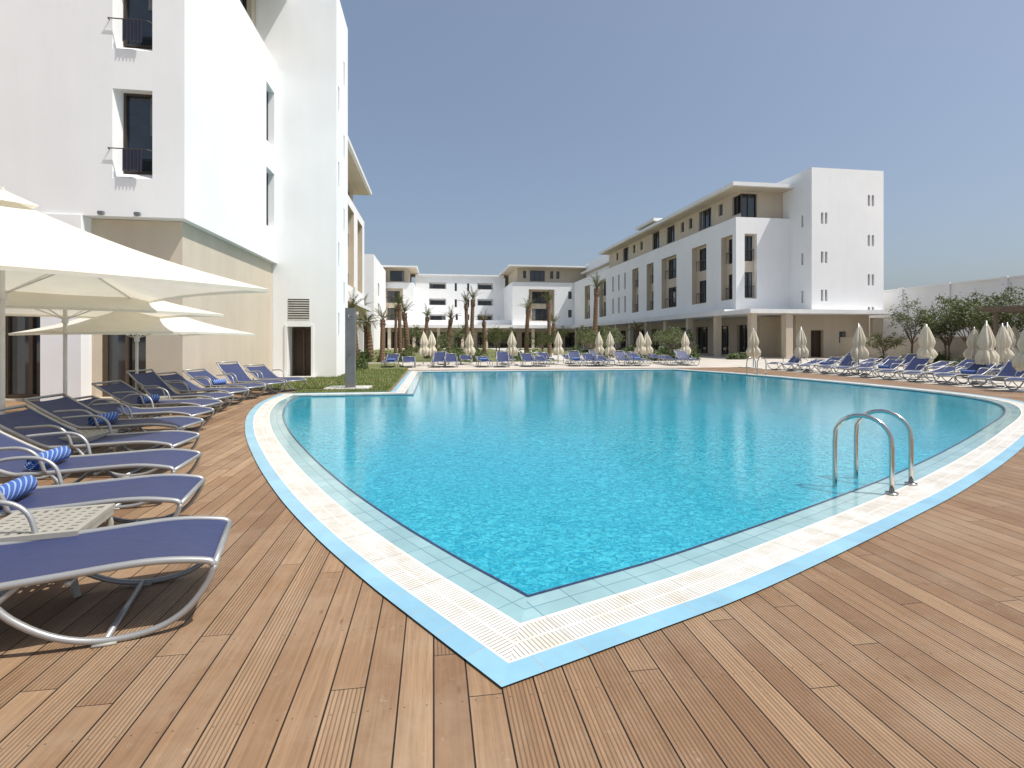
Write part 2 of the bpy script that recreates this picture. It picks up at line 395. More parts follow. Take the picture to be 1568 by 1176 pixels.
m=M(); m.box(16.4,16.5,11.2,26.3,GZ-.1,.01); m.box(16.5,45,11.2,11.3,GZ-.1,.008); m.obj('deck_edge_board',[TIMBER])
# ------------------------------------------------------------------ lawns
lawn1=[(-5.88,16.64),(-1.27,16.34),(-1.27,27.5),(-2.2,34),(-5.88,34)]
poly('lawn',[lawn1],.0,GRASS)
poly('lawn',[[(-14,36),(9,36),(9,50),(22,50),(22,86),(-14,86)]],GZ+.012,GRASS)
poly('garden_path',[[(9.3,34),(13,34),(13,90),(9.3,90)]],GZ+.02,CONC)
poly('planting_bed',[[(26,20),(38,20),(38,33),(26,33)]],GZ+.012,simple('bare_soil',(.22,.16,.10),rough=.95,var=.3))
rng=np.random.default_rng(3)
m=M()
for i in range(14000):
    x=rng.uniform(-5.85,-1.3); y=15.35+ (rng.random()**1.4)*12
    if y>27 or (y<16.6 and x<-3.85): continue
    a=rng.uniform(0,6.28); h=rng.uniform(.03,.09)+(.03 if y<16.4 else 0); w=.008
    dx,dy=math.cos(a)*w,math.sin(a)*w; lx,ly=rng.normal(0,.02,2)
    m.add([(x-dx,y-dy,0),(x+dx,y+dy,0),(x+lx,y+ly,h)],[(0,1,2)])
m.obj('grass_blades',[BLADE])
m=M(); m.box(-3.9,-1.26,15.28,16.3,-.02,.03)
m.obj('lawn',[GRASS])
# ------------------------------------------------------------------ buildings
class Bld:
    def __init__(s,name): s.name=name; s.p={}
    def m(s,part,mat):
        k=(part,mat.name)
        if k not in s.p: s.p[k]=(M(),mat)
        return s.p[k][0]
    def finish(s):
        e=empty(s.name)
        for (part,_),(mm,mat) in s.p.items(): mm.obj(part,[mat],parent=e)
        return e
def facade(B,p0,p1,z0,z1,ops,mat,part='walls'):
    p0=Vector(p0);p1=Vector(p1);W=(p1-p0).length; d=(p1-p0)/W; nn=Vector((d.y,-d.x))
    def P(a,z,dep=0.):
        q=p0+d*a-nn*dep; return (q.x,q.y,z)
    A=sorted({0.,W,*[o['a0'] for o in ops],*[o['a1'] for o in ops]}); Z=sorted({z0,z1,*[o['z0'] for o in ops],*[o['z1'] for o in ops]})
    A=[a for a in A if -1e-6<=a<=W+1e-6]; Z=[z for z in Z if z0-1e-6<=z<=z1+1e-6]
    mm=B.m(part,mat)
    for i in range(len(A)-1):
        for j in range(len(Z)-1):
            ca=(A[i]+A[i+1])/2; cz=(Z[j]+Z[j+1])/2
            if any(o['a0']<ca<o['a1'] and o['z0']<cz<o['z1'] for o in ops): continue
            mm.quad(P(A[i],Z[j]),P(A[i+1],Z[j]),P(A[i+1],Z[j+1]),P(A[i],Z[j+1]))
    def bar(a0,a1,zz0,zz1,d0,d1,mt,pt):
        vs=[P(a0,zz0,d0),P(a1,zz0,d0),P(a1,zz1,d0),P(a0,zz1,d0),P(a0,zz0,d1),P(a1,zz0,d1),P(a1,zz1,d1),P(a0,zz1,d1)]
        B.m(pt,mt).add(vs,[(0,1,2,3),(5,4,7,6),(4,0,3,7),(1,5,6,2),(3,2,6,7),(4,5,1,0)])
    for o in ops:
        a0,a1,b0,b1=o['a0'],o['a1'],o['z0'],o['z1']; k=o.get('k','win')
        D={'win':.25,'slit':.22,'frame':.55,'balc':1.3,'door':.35,'vent':.08,'glaz':.35}[k]; D=o.get('d',D)
        sl,sr,sb=o.get('sp',(0,0,0))
        i0,i1,ib=a0+sl,a1-sr,b0+sb
        rm=o.get('rm',BEIGE if k=='frame' else mat); rv=B.m('window_reveals',rm)
        rv.quad(P(a0,b0),P(i0,ib,D),P(i0,b1,D),P(a0,b1)); rv.quad(P(i1,ib,D),P(a1,b0),P(a1,b1),P(i1,b1,D))
        rv.quad(P(a0,b1),P(i0,b1,D),P(i1,b1,D),P(a1,b1)); rv.quad(P(i0,ib,D),P(a0,b0),P(a1,b0),P(i1,ib,D))
        a0,a1,b0=i0,i1,ib
        if k in('frame','balc'):
            sub=[]
            H=b1-b0
            if k=='frame':
                w=a1-a0
                nfl=2 if H>4 else 1
                for q in range(nfl):
                    zb=b0+.12+q*3.15; sub.append(dict(a0=w*.17,a1=w*.83,z0=zb,z1=min(zb+2.2,b1-.1),k='win',d=.12))
                for q in range(nfl):
                    zb=b0+.12+q*3.15
                    bar(a0+.1,a1-.1,zb+.95,zb+1.0,D-.16,D-.1,FRAME,'railings')
                    for tt in range(7):
                        aa=a0+.15+(a1-a0-.3)*tt/6; bar(aa-.012,aa+.012,zb+.05,zb+.95,D-.14,D-.11,FRAME,'railings')
            else:
                w=a1-a0; sub.append(dict(a0=w*.06,a1=w*.94,z0=b0+.02,z1=b1-.25,k='win',d=.1))
                bar(a0,a1,b0+.0,b0+.5,.02,.12,mat,'balcony_parapets')
                bar(a0,a1,b0+.7,b0+.74,.05,.09,FRAME,'railings')
            qa=P(a0,b0,D);qb=P(a1,b0,D)
            facade(B,qa[:2],qb[:2],b0,b1,sub,BEIGE if k=='frame' else mat,'recess_walls')
            continue
        if k=='door':
            B.m('doors',DOORM).quad(P(a0,b0,D),P(a1,b0,D),P(a1,b1,D),P(a0,b1,D))
            for fa,fb in ((a0,a0+.06),(a1-.06,a1),((a0+a1)/2-.03,(a0+a1)/2+.03)): bar(fa,fb,b0,b1,D-.05,D-.002,BRONZE,'door_frames')
            bar(a0+.06,a1-.06,b1-.08,b1,D-.05,D-.002,BRONZE,'door_frames')
            continue
        if k=='vent':
            B.m('doors',DARK).quad(P(a0,b0,D),P(a1,b0,D),P(a1,b1,D),P(a0,b1,D))
            nl=int((b1-b0)/.085)
            for q in range(nl): zz=b0+q*(b1-b0)/nl; bar(a0,a1,zz,zz+.05,-.01,D-.01,LOUV,'louvres')
            continue
        B.m('glazing',GLASS).quad(P(a0,b0,D),P(a1,b0,D),P(a1,b1,D),P(a0,b1,D))
        if k=='slit': continue
        fm=BRONZE if k=='glaz' else FRAME; t=.09 if k=='glaz' else .055
        w=a1-a0
        bars=[(a0,a0+t,b0,b1),(a1-t,a1,b0,b1),(a0+t,a1-t,b0,b0+t),(a0+t,a1-t,b1-t,b1)]
        nm=o.get('nm',max(1,int(w/1.0)))
        if w>.75:
            for q in range(1,nm+1): c=a0+w*q/(nm+1); bars.append((c-t/2,c+t/2,b0+t,b1-t))
        for bb in bars: bar(*bb,D-.07,D-.003,fm,'window_frames')
        if k=='win' and w>.6 and (random.random()<.75 or 'cur' in o):
            cw=w*random.uniform(.12,.28)
            if random.random()<.5 and 'cur' not in o: c0,c1=a0+t,a0+t+cw
            else: c0,c1=a1-t-cw,a1-t
            zb=b0+t+(.9 if 'cur' in o else 0)
            ns=5; cm=B.m('curtains',CURT)
            for q in range(ns):
                u0=c0+(c1-c0)*q/ns; u1=c0+(c1-c0)*(q+1)/ns
                cm.quad(P(u0,zb,D-.012-.02*(q%2)),P(u1,zb,D-.012-.02*((q+1)%2)),P(u1,b1-t,D-.012-.02*((q+1)%2)),P(u0,b1-t,D-.012-.02*(q%2)))
def conv(ops,f):
    out=[]
    for o in ops:
        c0,c1=f(o[0]),f(o[1]); dd=dict(a0=min(c0,c1),a1=max(c0,c1),z0=o[2],z1=o[3],k=o[4] if len(o)>4 else 'win')
        if len(o)>5: dd.update(o[5])
        out.append(dd)
    return out
def hull(B,x0,x1,y0,y1,z0,z1,mat,front=(),left=(),right=(),skip='',part='walls'):
    if 'f' not in skip: facade(B,(x0,y0),(x1,y0),z0,z1,conv(front,lambda c:c-x0),mat,part)
    if 'l' not in skip: facade(B,(x0,y1),(x0,y0),z0,z1,conv(left,lambda c:y1-c),mat,part)
    if 'r' not in skip: facade(B,(x1,y0),(x1,y1),z0,z1,conv(right,lambda c:c-y0),mat,part)
    if 'b' not in skip: facade(B,(x1,y1),(x0,y1),z0,z1,[],mat,part)
    mm=B.m(part,mat)
    if 't' not in skip: mm.quad((x0,y0,z1),(x1,y0,z1),(x1,y1,z1),(x0,y1,z1))
    if 'd' not in skip: mm.quad((x0,y1,z0),(x1,y1,z0),(x1,y0,z0),(x0,y0,z0))
def roof(B,x0,x1,y0,y1,z,t=.28):
    mm=B.m('roof_slab',SLAB); mm.box(x0,x1,y0,y1,z,z+t)
    B.m('eave_soffit',BEIGE).box(x0+.25,x1-.25,y0+.25,y1-.25,z-.06,z-.002)
# --- left hotel wing
B=Bld('hotel_wing')
sp={'sp':(.13,.02,.20),'d':.30,'nm':0,'cur':1}
hull(B,-24,-6.1,14.0,21.79,4.5,12.3,WHITE,front=[(-7.72,-6.83,5.44,7.61,'win',sp),(-7.72,-6.83,8.58,10.75,'win',sp),(-12.9,-12.0,5.46,7.61,'win',sp),(-12.9,-12.0,8.6,10.75,'win',sp)],
     right=[(20.4,21.4,5.73,7.9,'win',{'sp':(.1,.02,.15),'d':.3,'nm':0}),(20.4,21.4,8.88,11.05,'win',{'sp':(.1,.02,.15),'d':.3,'nm':0})],skip='b')
hull(B,-24,-6.9,14.9,21.78,12.3,15.0,BEIGE,right=[(17,18.6,12.5,14.6),(20.1,21.3,12.5,14.6)],front=[(-9,-7.6,12.5,14.6)],skip='bd',part='top_floor')
roof(B,-24.5,-5.7,13.7,21.77,15.0)
hull(B,-24,-6.3,14.35,21.78,-.06,4.49,BEIGE,front=[(-8.3,-7.15,.05,3.1,'glaz'),(-10.5,-9.33,.05,3.1,'glaz'),(-12.9,-11.7,.05,3.1,'glaz'),(-15.3,-14.2,.05,3.1,'glaz')],skip='btd',part='base_walls')
B.m('pilasters',WHITE).box(-9.25,-8.38,13.95,14.349,-.06,4.498)
B.m('pilasters',WHITE).box(-11.6,-10.6,13.95,14.349,-.06,4.498)
# stair tower
hull(B,-12,-3.86,21.8,24.6,-.06,15.6,WHITE,front=[(-5.74,-4.83,-.02,2.02,'door',{'d':.8}),(-5.72,-4.9,2.28,3.12,'vent')],
     right=[(22.2,22.45,z,z+1.,'slit') for z in (1.6,4.5,7.8,10.9)]+[(23.5,23.75,z,z+1.,'slit') for z in (3.0,6.2,9.4,12.6)])
B.m('door_surround',SLAB).box(-4.828,-4.74,21.76,21.798,-.02,2.1); B.m('door_surround',SLAB).box(-5.83,-5.742,21.76,21.798,-.02,2.1)
B.m('door_step',CONC).box(-6.0,-4.6,21.3,21.79,-.03,.05)
fr=[(40.2,43.2,5.6,11.6,'frame'),(45.2,48.2,5.6,11.6,'frame')]
fr+=[(25.6,25.9,z,z+1.2,'slit') for z in (5.3,8.5)]+[(28.,30.4,5.6,11.6,'frame'),(33.,35.4,5.6,11.6,'frame')]
hull(B,-24,-6.3,24.61,49.5,4.4,12.3,WHITE,right=fr,skip='f')
hull(B,-24,-7.2,24.61,48.8,12.31,14.95,BEIGE,right=[(a,a+1.6,12.6,14.5) for a in (26,30,34,38,42,46)],skip='fd',part='top_floor')
roof(B,-24,-5.7,24.62,50.2,14.95)
hull(B,-24,-8.6,24.62,49.4,-.06,4.39,BEIGE,right=[(a,a+2.6,0,2.9,'glaz') for a in (26,30,34,38,42,46)],skip='ftd',part='base_walls')
B.m('canopy',SLAB).box(-8.5,-5.7,24.63,50,4.1,4.38)
for y in range(28,50,5): B.m('columns',WHITE).box(-6.6,-6.2,y,y+.4,-.06,4.09)
for z in (5.60,8.74):
    B.m('railings',FRAME).tube([(-7.78,13.99,z+.52),(-7.78,13.92,z+.53),(-6.9,13.92,z+.53),(-6.84,13.99,z+.52)],.014)
    B.m('railing_panel',NPAN).box(-7.44,-7.02,13.90,13.915,z+.02,z+.50)
    for q in range(6): B.m('railings',FRAME).box(-7.44+q*.08,-7.425+q*.08,13.885,13.899,z-.02,z+.53)
for x in (-8.0,-7.2): B.m('soffit_lamps',GREYP).box(x,x+.12,13.9,13.98,4.52,4.6)
B.finish()
# --- far hotel wing (closing the court)
B=Bld('hotel_wing')
hull(B,-30,-8.6,78,97,-.06,13.9,WHITE,right=[(84,86,z,z+2,'win') for z in (5.2,8.4)])
hull(B,-14,-3.6,98,112,4.1,12.0,WHITE,front=[(-9.0,-5.6,5.0,10.9,'frame')],right=[(101,102,8.6,10.5)])
hull(B,-13,-4.6,99,112,12.01,14.7,BEIGE,front=[(-9.8,-9.,12.6,14.2),(-8.,-5.4,12.3,14.3)],skip='d',part='top_floor')
roof(B,-14,-2.9,97,112.5,14.7)
rows=[(11.2,13.0),(7.95,9.75),(4.9,6.6)]
ops=[(-.9,2.5,a,b,'balc') for a,b in rows]+[(8.8,12.,a,b,'balc') for a,b in rows]
ops+=[(x,x+.45,a+.1,a+1.7,'slit') for a,_ in rows[:2] for x in (4.2,6.7)]+[(x,x+.45,5.4,6.6,'slit') for x in (3.2,4.4,6.7)]
hull(B,-3.59,14.19,106,116,4.1,14.3,WHITE,front=ops)
B.m('roof_slab',SLAB).box(-3.58,14.18,105.6,116.2,14.31,14.6)
hull(B,14.2,31,94,112,4.1,12.0,WHITE,front=[(17.2,22.0,4.9,10.7,'frame',{'d':1.0}),(24.6,25.3,9.,10.4,'slit'),(24.6,25.3,5.6,7.,'slit')],skip='d')
hull(B,15.2,31,95,112,12.01,14.75,BEIGE,front=[(16.3,16.9,12.8,14.2),(17.6,20.4,12.3,14.3),(21.4,22.,12.8,14.2),(22.6,23.2,12.8,14.2)],skip='d',part='top_floor')
roof(B,13.4,31,93.1,112.5,14.75)
B.m('canopy',SLAB).box(-14,25.4,91.5,94.0,3.55,4.1)
B.m('canopy',SLAB).box(-14,14.18,94.001,105.99,3.56,4.098)
B.m('canopy',WHITE).box(1.5,14.15,96.5,96.7,4.1,5.1)
hull(B,-14,31,97,105.9,-.06,3.54,BEIGE,front=[(x,x+3.2,0,2.9,'glaz') for x in np.arange(-13,28,4.2)],skip='btd',part='base_walls')
for x in np.arange(-12,25,4.2): B.m('columns',BEIGE).box(x,x+.5,92,92.5,-.06,3.549)
B.finish()
# --- right hotel wing
B=Bld('hotel_wing')
lf=[(42.1,43.9,5.0,10.65,'frame'),(46.5,49.3,5.0,10.65,'frame'),(52.7,56.4,5.0,10.65,'frame'),(58.6,60.6,5.0,10.65,'frame'),(63.2,65.3,5.0,10.65,'frame'),(75.8,79,5.0,10.65,'frame')]
lf+=[(y,y+.6,z,z+2.2,'slit') for z in (5.2,8.4) for y in (67.6,70,72.4)]+[(84,87,5.,10.65,'frame')]
hull(B,25.7,36,41.55,93.9,4.1,12.05,WHITE,front=[(26.5,27.65,5.05,10.65,'frame',{'d':.35,'rm':WHITE})],left=lf,skip='b')
tl=[(42.5,43.6,12.6,14.3),(45.2,45.9,13.1,14.2),(47.2,49.6,12.5,14.4),(51,51.7,13.1,14.2),(52.8,53.5,13.1,14.2),(55.,57.,12.5,14.4),(59.,61.,12.5,14.6),(64,64.8,13.1,14.2),(66.5,67.3,13.1,14.2),(69,71.,12.5,14.4),(73,73.8,13.1,14.2)]
hull(B,26.6,36,42.5,77,12.06,14.6,BEIGE,front=[(26.75,28.3,12.3,14.4)],left=tl,skip='bd',part='top_floor')
roof(B,25.1,36,41.0,77.6,14.6,.32)
hull(B,26.1,30,57.5,62.,14.95,15.2,BEIGE,part='top_floor'); roof(B,25.0,30.5,57.,62.5,15.2,.3)
hull(B,28,36,77.01,93.9,12.06,15.5,WHITE,skip='d',front=[])
roof(B,26.9,36,77.7,93.9,13.6,.3)
fs=[]
for z0_ in (11.08,7.85,4.7): fs+=[(31.65,31.87,z0_,z0_+.93,'slit'),(32.02,32.24,z0_,z0_+.93,'slit')]
for z0_ in (12.7,9.35,6.05): fs+=[(36.0,36.22,z0_,z0_+.93,'slit'),(36.38,36.6,z0_,z0_+.93,'slit')]
fs+=[(36.0,36.22,3.97,4.25,'slit'),(36.38,36.6,3.97,4.25,'slit')]
hull(B,30.8,37.5,38.9,46.5,3.93,15.7,WHITE,front=fs,left=[(39.9,40.15,z,z+1.,'slit') for z in (4.6,7.8,11.)])
B.m('canopy',SLAB).box(24.6,37.6,37.8,41.54,3.6,3.925)
B.m('canopy',SLAB).box(24.6,28.9,41.541,93.9,3.6,4.095)
B.m('canopy',SLAB).box(28.9,36,41.541,93.9,3.7,4.09)
hull(B,30.5,37.5,40.4,46,-.06,3.59,BEIGE,front=[(31.9,33.1,0,2.3,'door'),(34.6,35.3,1.2,2.2,'win')],skip='td',part='base_walls')
hull(B,28.9,36,43.,93,-.06,3.59,BEIGE,left=[(y,y+2.6,0,2.9,'glaz') for y in np.arange(44,90,4.)],front=[],skip='td',part='base_walls')
B.m('columns',BEIGE).box(27.9,28.5,38.1,38.7,-.06,3.599)
for y in np.arange(38.3,92,5.2): B.m('columns',BEIGE).box(25.0,25.5,y,y+.5,-.06,3.599)
B.m('roof_plant',GREYP).box(31.8,33,41,42,15.7,16.1)
B.finish()
# --- boundary wall
m=M(); m.box(38.5,38.8,10,41.5,GZ-.1,5.65)
for y in np.arange(10,41,4.0): m.box(38.38,38.5,y,y+.4,GZ-.1,5.8)
m.box(38.4,38.9,10,41.5,5.651,5.75)
m.obj('boundary_wall',[WHITE])
m=M(); m.box(37.51,38.49,40.0,40.3,GZ-.1,3.3); m.box(37.5,38.49,39.95,40.35,3.301,3.38); m.obj('garden_wall',[BEIGE])
m=M(); m.box(33.5,33.7,22,39,GZ-.1,1.7); m.obj('garden_wall',[BEIGE])
# --- pavilion right
m=M()
for x in (25.0,29.9):
    for y in (16.4,20.0): m.tube([(x,y,GZ),(x,y,2.75)],.09,8,0)
m.box(24.7,30.4,16.0,20.4,2.75,2.87,0)
for q in range(12): m.box(24.6+q*.5,24.68+q*.5,15.8,20.6,2.871,2.95,0)
m.box(26.5,29.5,17.5,18.1,GZ,1.08,1); m.box(26.4,29.6,17.4,18.2,1.081,1.14,0)
m.obj('pool_bar_pavilion',[TIMBER,BEIGE])
# ------------------------------------------------------------------ lounger
def lounger_mesh(back=.80,nm='sun_lounger'):
    m=M()
    bx=1.27
    hx=bx+math.sqrt(max(.01,.72**2-(back-.36)**2))
    prof=crom([(0.0,0,.315),(.05,0,.345),(.3,0,.375),(.7,0,.36),(1.1,0,.345),(bx,0,.365),((bx+hx)/2,0,(.36+back)/2-.01),(hx,0,back)],6)
    prof=[(p.x,p.z) for p in prof]
    HW=.335
    N=8; vs=[];fs=[]
    for (x,z) in prof[2:-1]:
        for j in range(N+1):
            y=-(HW-.008)+2*(HW-.008)*j/N; sag=.02*(1-(y/HW)**2); vs.append((x,y,z+.004-sag))
    k=len(prof[2:-1])
    for i in range(k-1):
        for j in range(N): a=i*(N+1)+j; fs.append((a,a+N+1,a+N+2,a+1))
    m.add(vs,fs,1)
    for s in (-1,1):
        y=s*HW
        m.tube([(x,y,z) for x,z in prof],.019,8)
        m.tube(crom([(.0,y,.315),(.035,y,.22),(.13,y,.10),(.27,y,.03),(.47,y,.018),(.66,y,.07),(.83,y,.19),(.95,y,.345)],5),.017,8)
        m.tube(crom([(.80,y*.96,.35),(.95,y*.96,.22),(1.12,y*.96,.08),(1.3,y*.96,.018),(1.5,y*.96,.04),(1.6,y*.96,.16),(1.45,y*.96,.36)],5),.016,8)
        m.tube(crom([(.98,y*1.04,.35),(1.03,y*1.08,.50),(1.15,y*1.1,.575),(1.38,y*1.1,.57),(1.52,y*1.05,(.36+back)/2+.02)],5),.015,8)
    m.tube([(.0,-HW,.315),(.0,HW,.315)],.018); m.tube([(hx,-HW,back),(hx,HW,back)],.018)
    m.tube([(.47,-HW,.018),(.47,HW,.018)],.016); m.tube([(1.3,-HW*.96,.018),(1.3,HW*.96,.018)],.016)
    m.tube([(.62,-HW,.32),(.62,HW,.32)],.014); m.tube([(1.2,-HW,.31),(1.2,HW,.31)],.014)
    for s in(-1,1):
        m.box(.42,.52,s*HW-.025,s*HW+.025,.0,.012,2)
    return m.mesh(nm,[METAL,BLUE,PLAST],True)
LM=[lounger_mesh(.72),lounger_mesh(.56),lounger_mesh(.86)]
def rolled():
    m=M(); pts=[]; L=.42
    for i in range(90):
        a=i*.28; r=.010+a*.0026; pts.append((r*math.cos(a),r*math.sin(a)))
    vs=[];fs=[]
    for (x,z) in pts: vs+= [(x,-L/2,z+.075),(x,L/2,z+.075)]
    for i in range(len(pts)-1): fs.append((2*i,2*i+1,2*i+3,2*i+2))
    m.add(vs,fs); m.tube([(0,-L/2+.015,.075),(0,L/2-.015,.075)],.064,20)
    return m.mesh('rolled_towel',[TOWEL],True)
TM=rolled()
def put_lounger(x,y,dx,dy,v=0,z=0.,tow=False,corner=True):
    l=math.hypot(dx,dy); dx/=l;dy/=l
    rz=math.atan2(dy,dx)
    if corner:
        px,py=(dy,-dx)
        if py<0: px,py=-px,-py
        x+=px*.335; y+=py*.335
    o=inst(LM[v],'sun_lounger',(x,y,z),rz)
    if tow:
        inst(TM,'rolled_towel',(x+dx*1.14,y+dy*1.14,z+.345),rz)
    return o
LL=[(-1.14,2.95,-.97,-.24,1,0),(-1.80,4.07,-.98,-.17,1,1),(-2.32,5.12,-.99,-.08,0,1),(-2.85,6.25,-1,.0,0,0),(-3.35,7.5,-1,.06,0,1),(-3.7,8.7,-1,.1,1,0),(-4.05,9.9,-1,.14,0,1),(-4.3,11.1,-1,.2,2,0),(-4.45,12.3,-1,.3,0,0),(-4.5,13.5,-.95,.4,0,1),(-4.4,14.6,-.85,.5,2,0),(-4.1,15.5,-.8,.6,0,0)]
for a in LL: put_lounger(a[0],a[1],a[2],a[3],a[4],.003,bool(a[5]))
for i in range(12): put_lounger(17.1+random.uniform(-.1,.1),12.0+i*1.12,1,random.uniform(.05,.18),i%3,GZ,i%3==0,False)
for i in range(11): put_lounger(20.8+random.uniform(-.15,.15),12.8+i*1.25,1,random.uniform(-.05,.12),(i+1)%3,GZ,False,False)
for i,u in enumerate([-2.4,-1.3,.2,1.0,2.9,3.8,5.4,6.2,8.2,9.2,9.9,11.2,12.1,14.2,15.1]):
    put_lounger(u,28.7+random.uniform(-.2,.2),random.uniform(-.1,.1),1,i%3,GZ,i%4==0,False)
for i,u in enumerate([.6,2.0,4.6,7.,8.8,10.6,12.9,14.6,16.4]):
    put_lounger(u,31.6+random.uniform(-.2,.2),random.uniform(-.1,.1),1,i%3,GZ,False,False)
# ------------------------------------------------------------------ side table
def table_mesh():
    m=M(); w=.27
    z0,z1=.355,.385
    m.box(-w,w,-w,-w+.04,z0,z1); m.box(-w,w,w-.04,w,z0,z1); m.box(-w,-w+.04,-w+.04,w-.04,z0,z1); m.box(w-.04,w,-w+.04,w-.04,z0,z1)
    k=8; st=(2*w-.08)/k
    for i in range(1,k):
        c=-w+.04+st*i; m.box(c-.016,c+.016,-w+.04,w-.04,z0+.004,z1-.002); m.box(-w+.04,w-.04,c-.019,c+.019,z0+.006,z1-.004)
    for s in (-1,1):
        m.box(-w+.01,w-.01,s*(w-.008)-.004,s*(w-.008)+.004,.315,z0-.001)
        m.box(s*(w-.008)-.004,s*(w-.008)+.004,-w+.013,w-.013,.315,z0-.001)
    for sx in(-1,1):
        for sy in(-1,1):
            m.tube(crom([(sx*.22,sy*.23,.355),(sx*.25,sy*.25,.26),(sx*.235,sy*.24,.12),(sx*.27,sy*.27,.0)],4),.02,8)
    return m.mesh('side_table',[PLAST],False)
TB=table_mesh()
inst(TB,'side_table',(-2.36,3.60,.003),R(10)); inst(TB,'side_table',(-4.15,6.87,.003),R(-3)); inst(TB,'side_table',(-5.4,10.95,.003),R(5))
# ------------------------------------------------------------------ open parasols
def open_parasol(cx,cy,hd,rim,apex,rot=0.,mat=CREAM_W,up=.03,pull=.05):
    e=empty('open_parasol'); e.location=(cx,cy,0); e.rotation_euler=(0,0,rot)
    m=M(); NR=14; NA=14
    C=[Vector((math.cos(a)*hd,math.sin(a)*hd,rim)) for a in (0,math.pi/2,math.pi,-math.pi/2)]
    for q in range(4):
        c0,c1=C[q],C[(q+1)%4]; vs=[];fs=[]
        for i in range(NR+1):
            r=.05+.95*i/NR
            for j in range(NA+1):
                t=j/NA; arcp=4*t*(1-t)
                p=c0.lerp(c1,t); rr=r*(1-pull*arcp*r)
                x,y=p.x*rr,p.y*rr
                z=apex+(rim-apex)*r - .09*math.sin(math.pi*r) -.04*arcp*math.sin(math.pi*r) + up*arcp*r*r
                vs.append((x,y,z))
        for i in range(NR):
            for j in range(NA): a=i*(NA+1)+j; fs.append((a,a+NA+1,a+NA+2,a+1))
        m.add(vs,fs,0)
        hv=[];hf=[]
        for j in range(NA+1):
            p=vs[NR*(NA+1)+j]; hv+=[p,(p[0]*.995,p[1]*.995,p[2]-.04)]
        for j in range(NA): hf.append((2*j,2*j+1,2*j+3,2*j+2))
        m.add(hv,hf,0)
    vs=[(0,0,apex+.08)]+[(math.cos(a)*.38,math.sin(a)*.38,apex-.10) for a in (0,math.pi/2,math.pi,-math.pi/2)]
    m.add(vs,[(0,1,2),(0,2,3),(0,3,4),(0,4,1)])
    m.obj('canopy',[mat],True,e)
    f=M()
    f.tube([(0,0,.0),(0,0,apex+.10)],.028,12)
    for q in range(4):
        c=C[q]; f.tube([(0,0,apex-.08),(c.x*.5,c.y*.5,(apex+rim)/2-.13),(c.x*.985,c.y*.985,rim-.03)],.013,6)
        f.tube([(0,0,rim-.1),(c.x*.42,c.y*.42,apex+(rim-apex)*.42-.15)],.010,6)
    f.tube([(0,0,rim-.16),(0,0,rim-.06)],.045,10)
    f.box(-.35,.35,-.35,.35,.004,.07)
    f.obj('frame',[POLE],False,e)
    return e
open_parasol(-4.9,6.8,2.9,2.12,3.15)
open_parasol(-6.0,9.6,2.45,1.93,2.72,0.)
open_parasol(-6.0,11.7,2.25,1.62,2.35,.05)
# ------------------------------------------------------------------ closed parasols
def closed_mesh(seed):
    r=random.Random(seed); m=M()
    K=56; prof=[(.72,.20),(.8,.235),(.95,.25),(1.1,.20),(1.2,.145),(1.3,.17),(1.45,.20),(1.65,.165),(1.85,.115),(2.0,.07),(2.1,.03),(2.14,.008)]
    ph=r.uniform(0,6); tw=r.uniform(-1.5,1.5); lean=(r.uniform(-.05,.05),r.uniform(-.05,.05))
    vs=[];fs=[]
    lob=[r.uniform(.7,1.35) for _ in range(8)]
    for z,rad in prof:
        t=(z-.72)/1.42
        for j in range(K):
            a=math.tau*j/K; l=lob[int(((a)%math.tau)/math.tau*8)%8]
            fold=.33*math.sin(8*a+ph+tw*t)*(1-t*.5)+.12*math.sin(3*a+ph*2)+.08*math.sin(17*a)
            rr=rad*(1+fold)*(.9+.14*l*math.sin(4*a)**2)
            zz=z+(.10*math.sin(4*a+ph)+.05*math.sin(9*a+1) if t<.12 else 0)
            vs.append((rr*math.cos(a)+lean[0]*t,rr*math.sin(a)+lean[1]*t,zz))
    n_=len(prof)
    for i in range(n_-1):
        for j in range(K): fs.append((i*K+j,i*K+(j+1)%K,(i+1)*K+(j+1)%K,(i+1)*K+j))
    m.add(vs,fs,0)
    m.tube([(0,0,0),(0,0,2.2)],.024,8,1)
    m.tube([(.165*math.cos(a),.165*math.sin(a),1.2) for a in [math.tau*i/16 for i in range(16)]],.012,5,0,closed=True)
    m.box(-.27,.27,-.27,.27,.0,.08,2)
    return m.mesh('closed_parasol',[CREAM,METAL,CONC],True)
CM=[closed_mesh(i) for i in range(5)]
cp=[(16.7,25.4),(18.4,24.0),(18.6,20.6),(19.7,18.4),(22.0,20.6),(24.8,20.8),(19.1,15.6),(23.8,18.6),(21.4,16.9),(26.5,20.4),(16.9,12.6),(21.9,14.9),(25.4,17.6)]
for i,(x,y) in enumerate(cp): inst(CM[i%5],'closed_parasol',(x,y,GZ),i*1.3,(1.1,1.1,.97+.06*((i*7)%5)/4))
for i,u in enumerate([-.6,-.15,2.2,4.65,7.6,10.4,10.75,12.9,13.6,15.7]):
    inst(CM[(i*3+1)%5],'closed_parasol',(u,31.+(i%3)*.5,GZ),i*2.1,(1.15,1.15,.93))
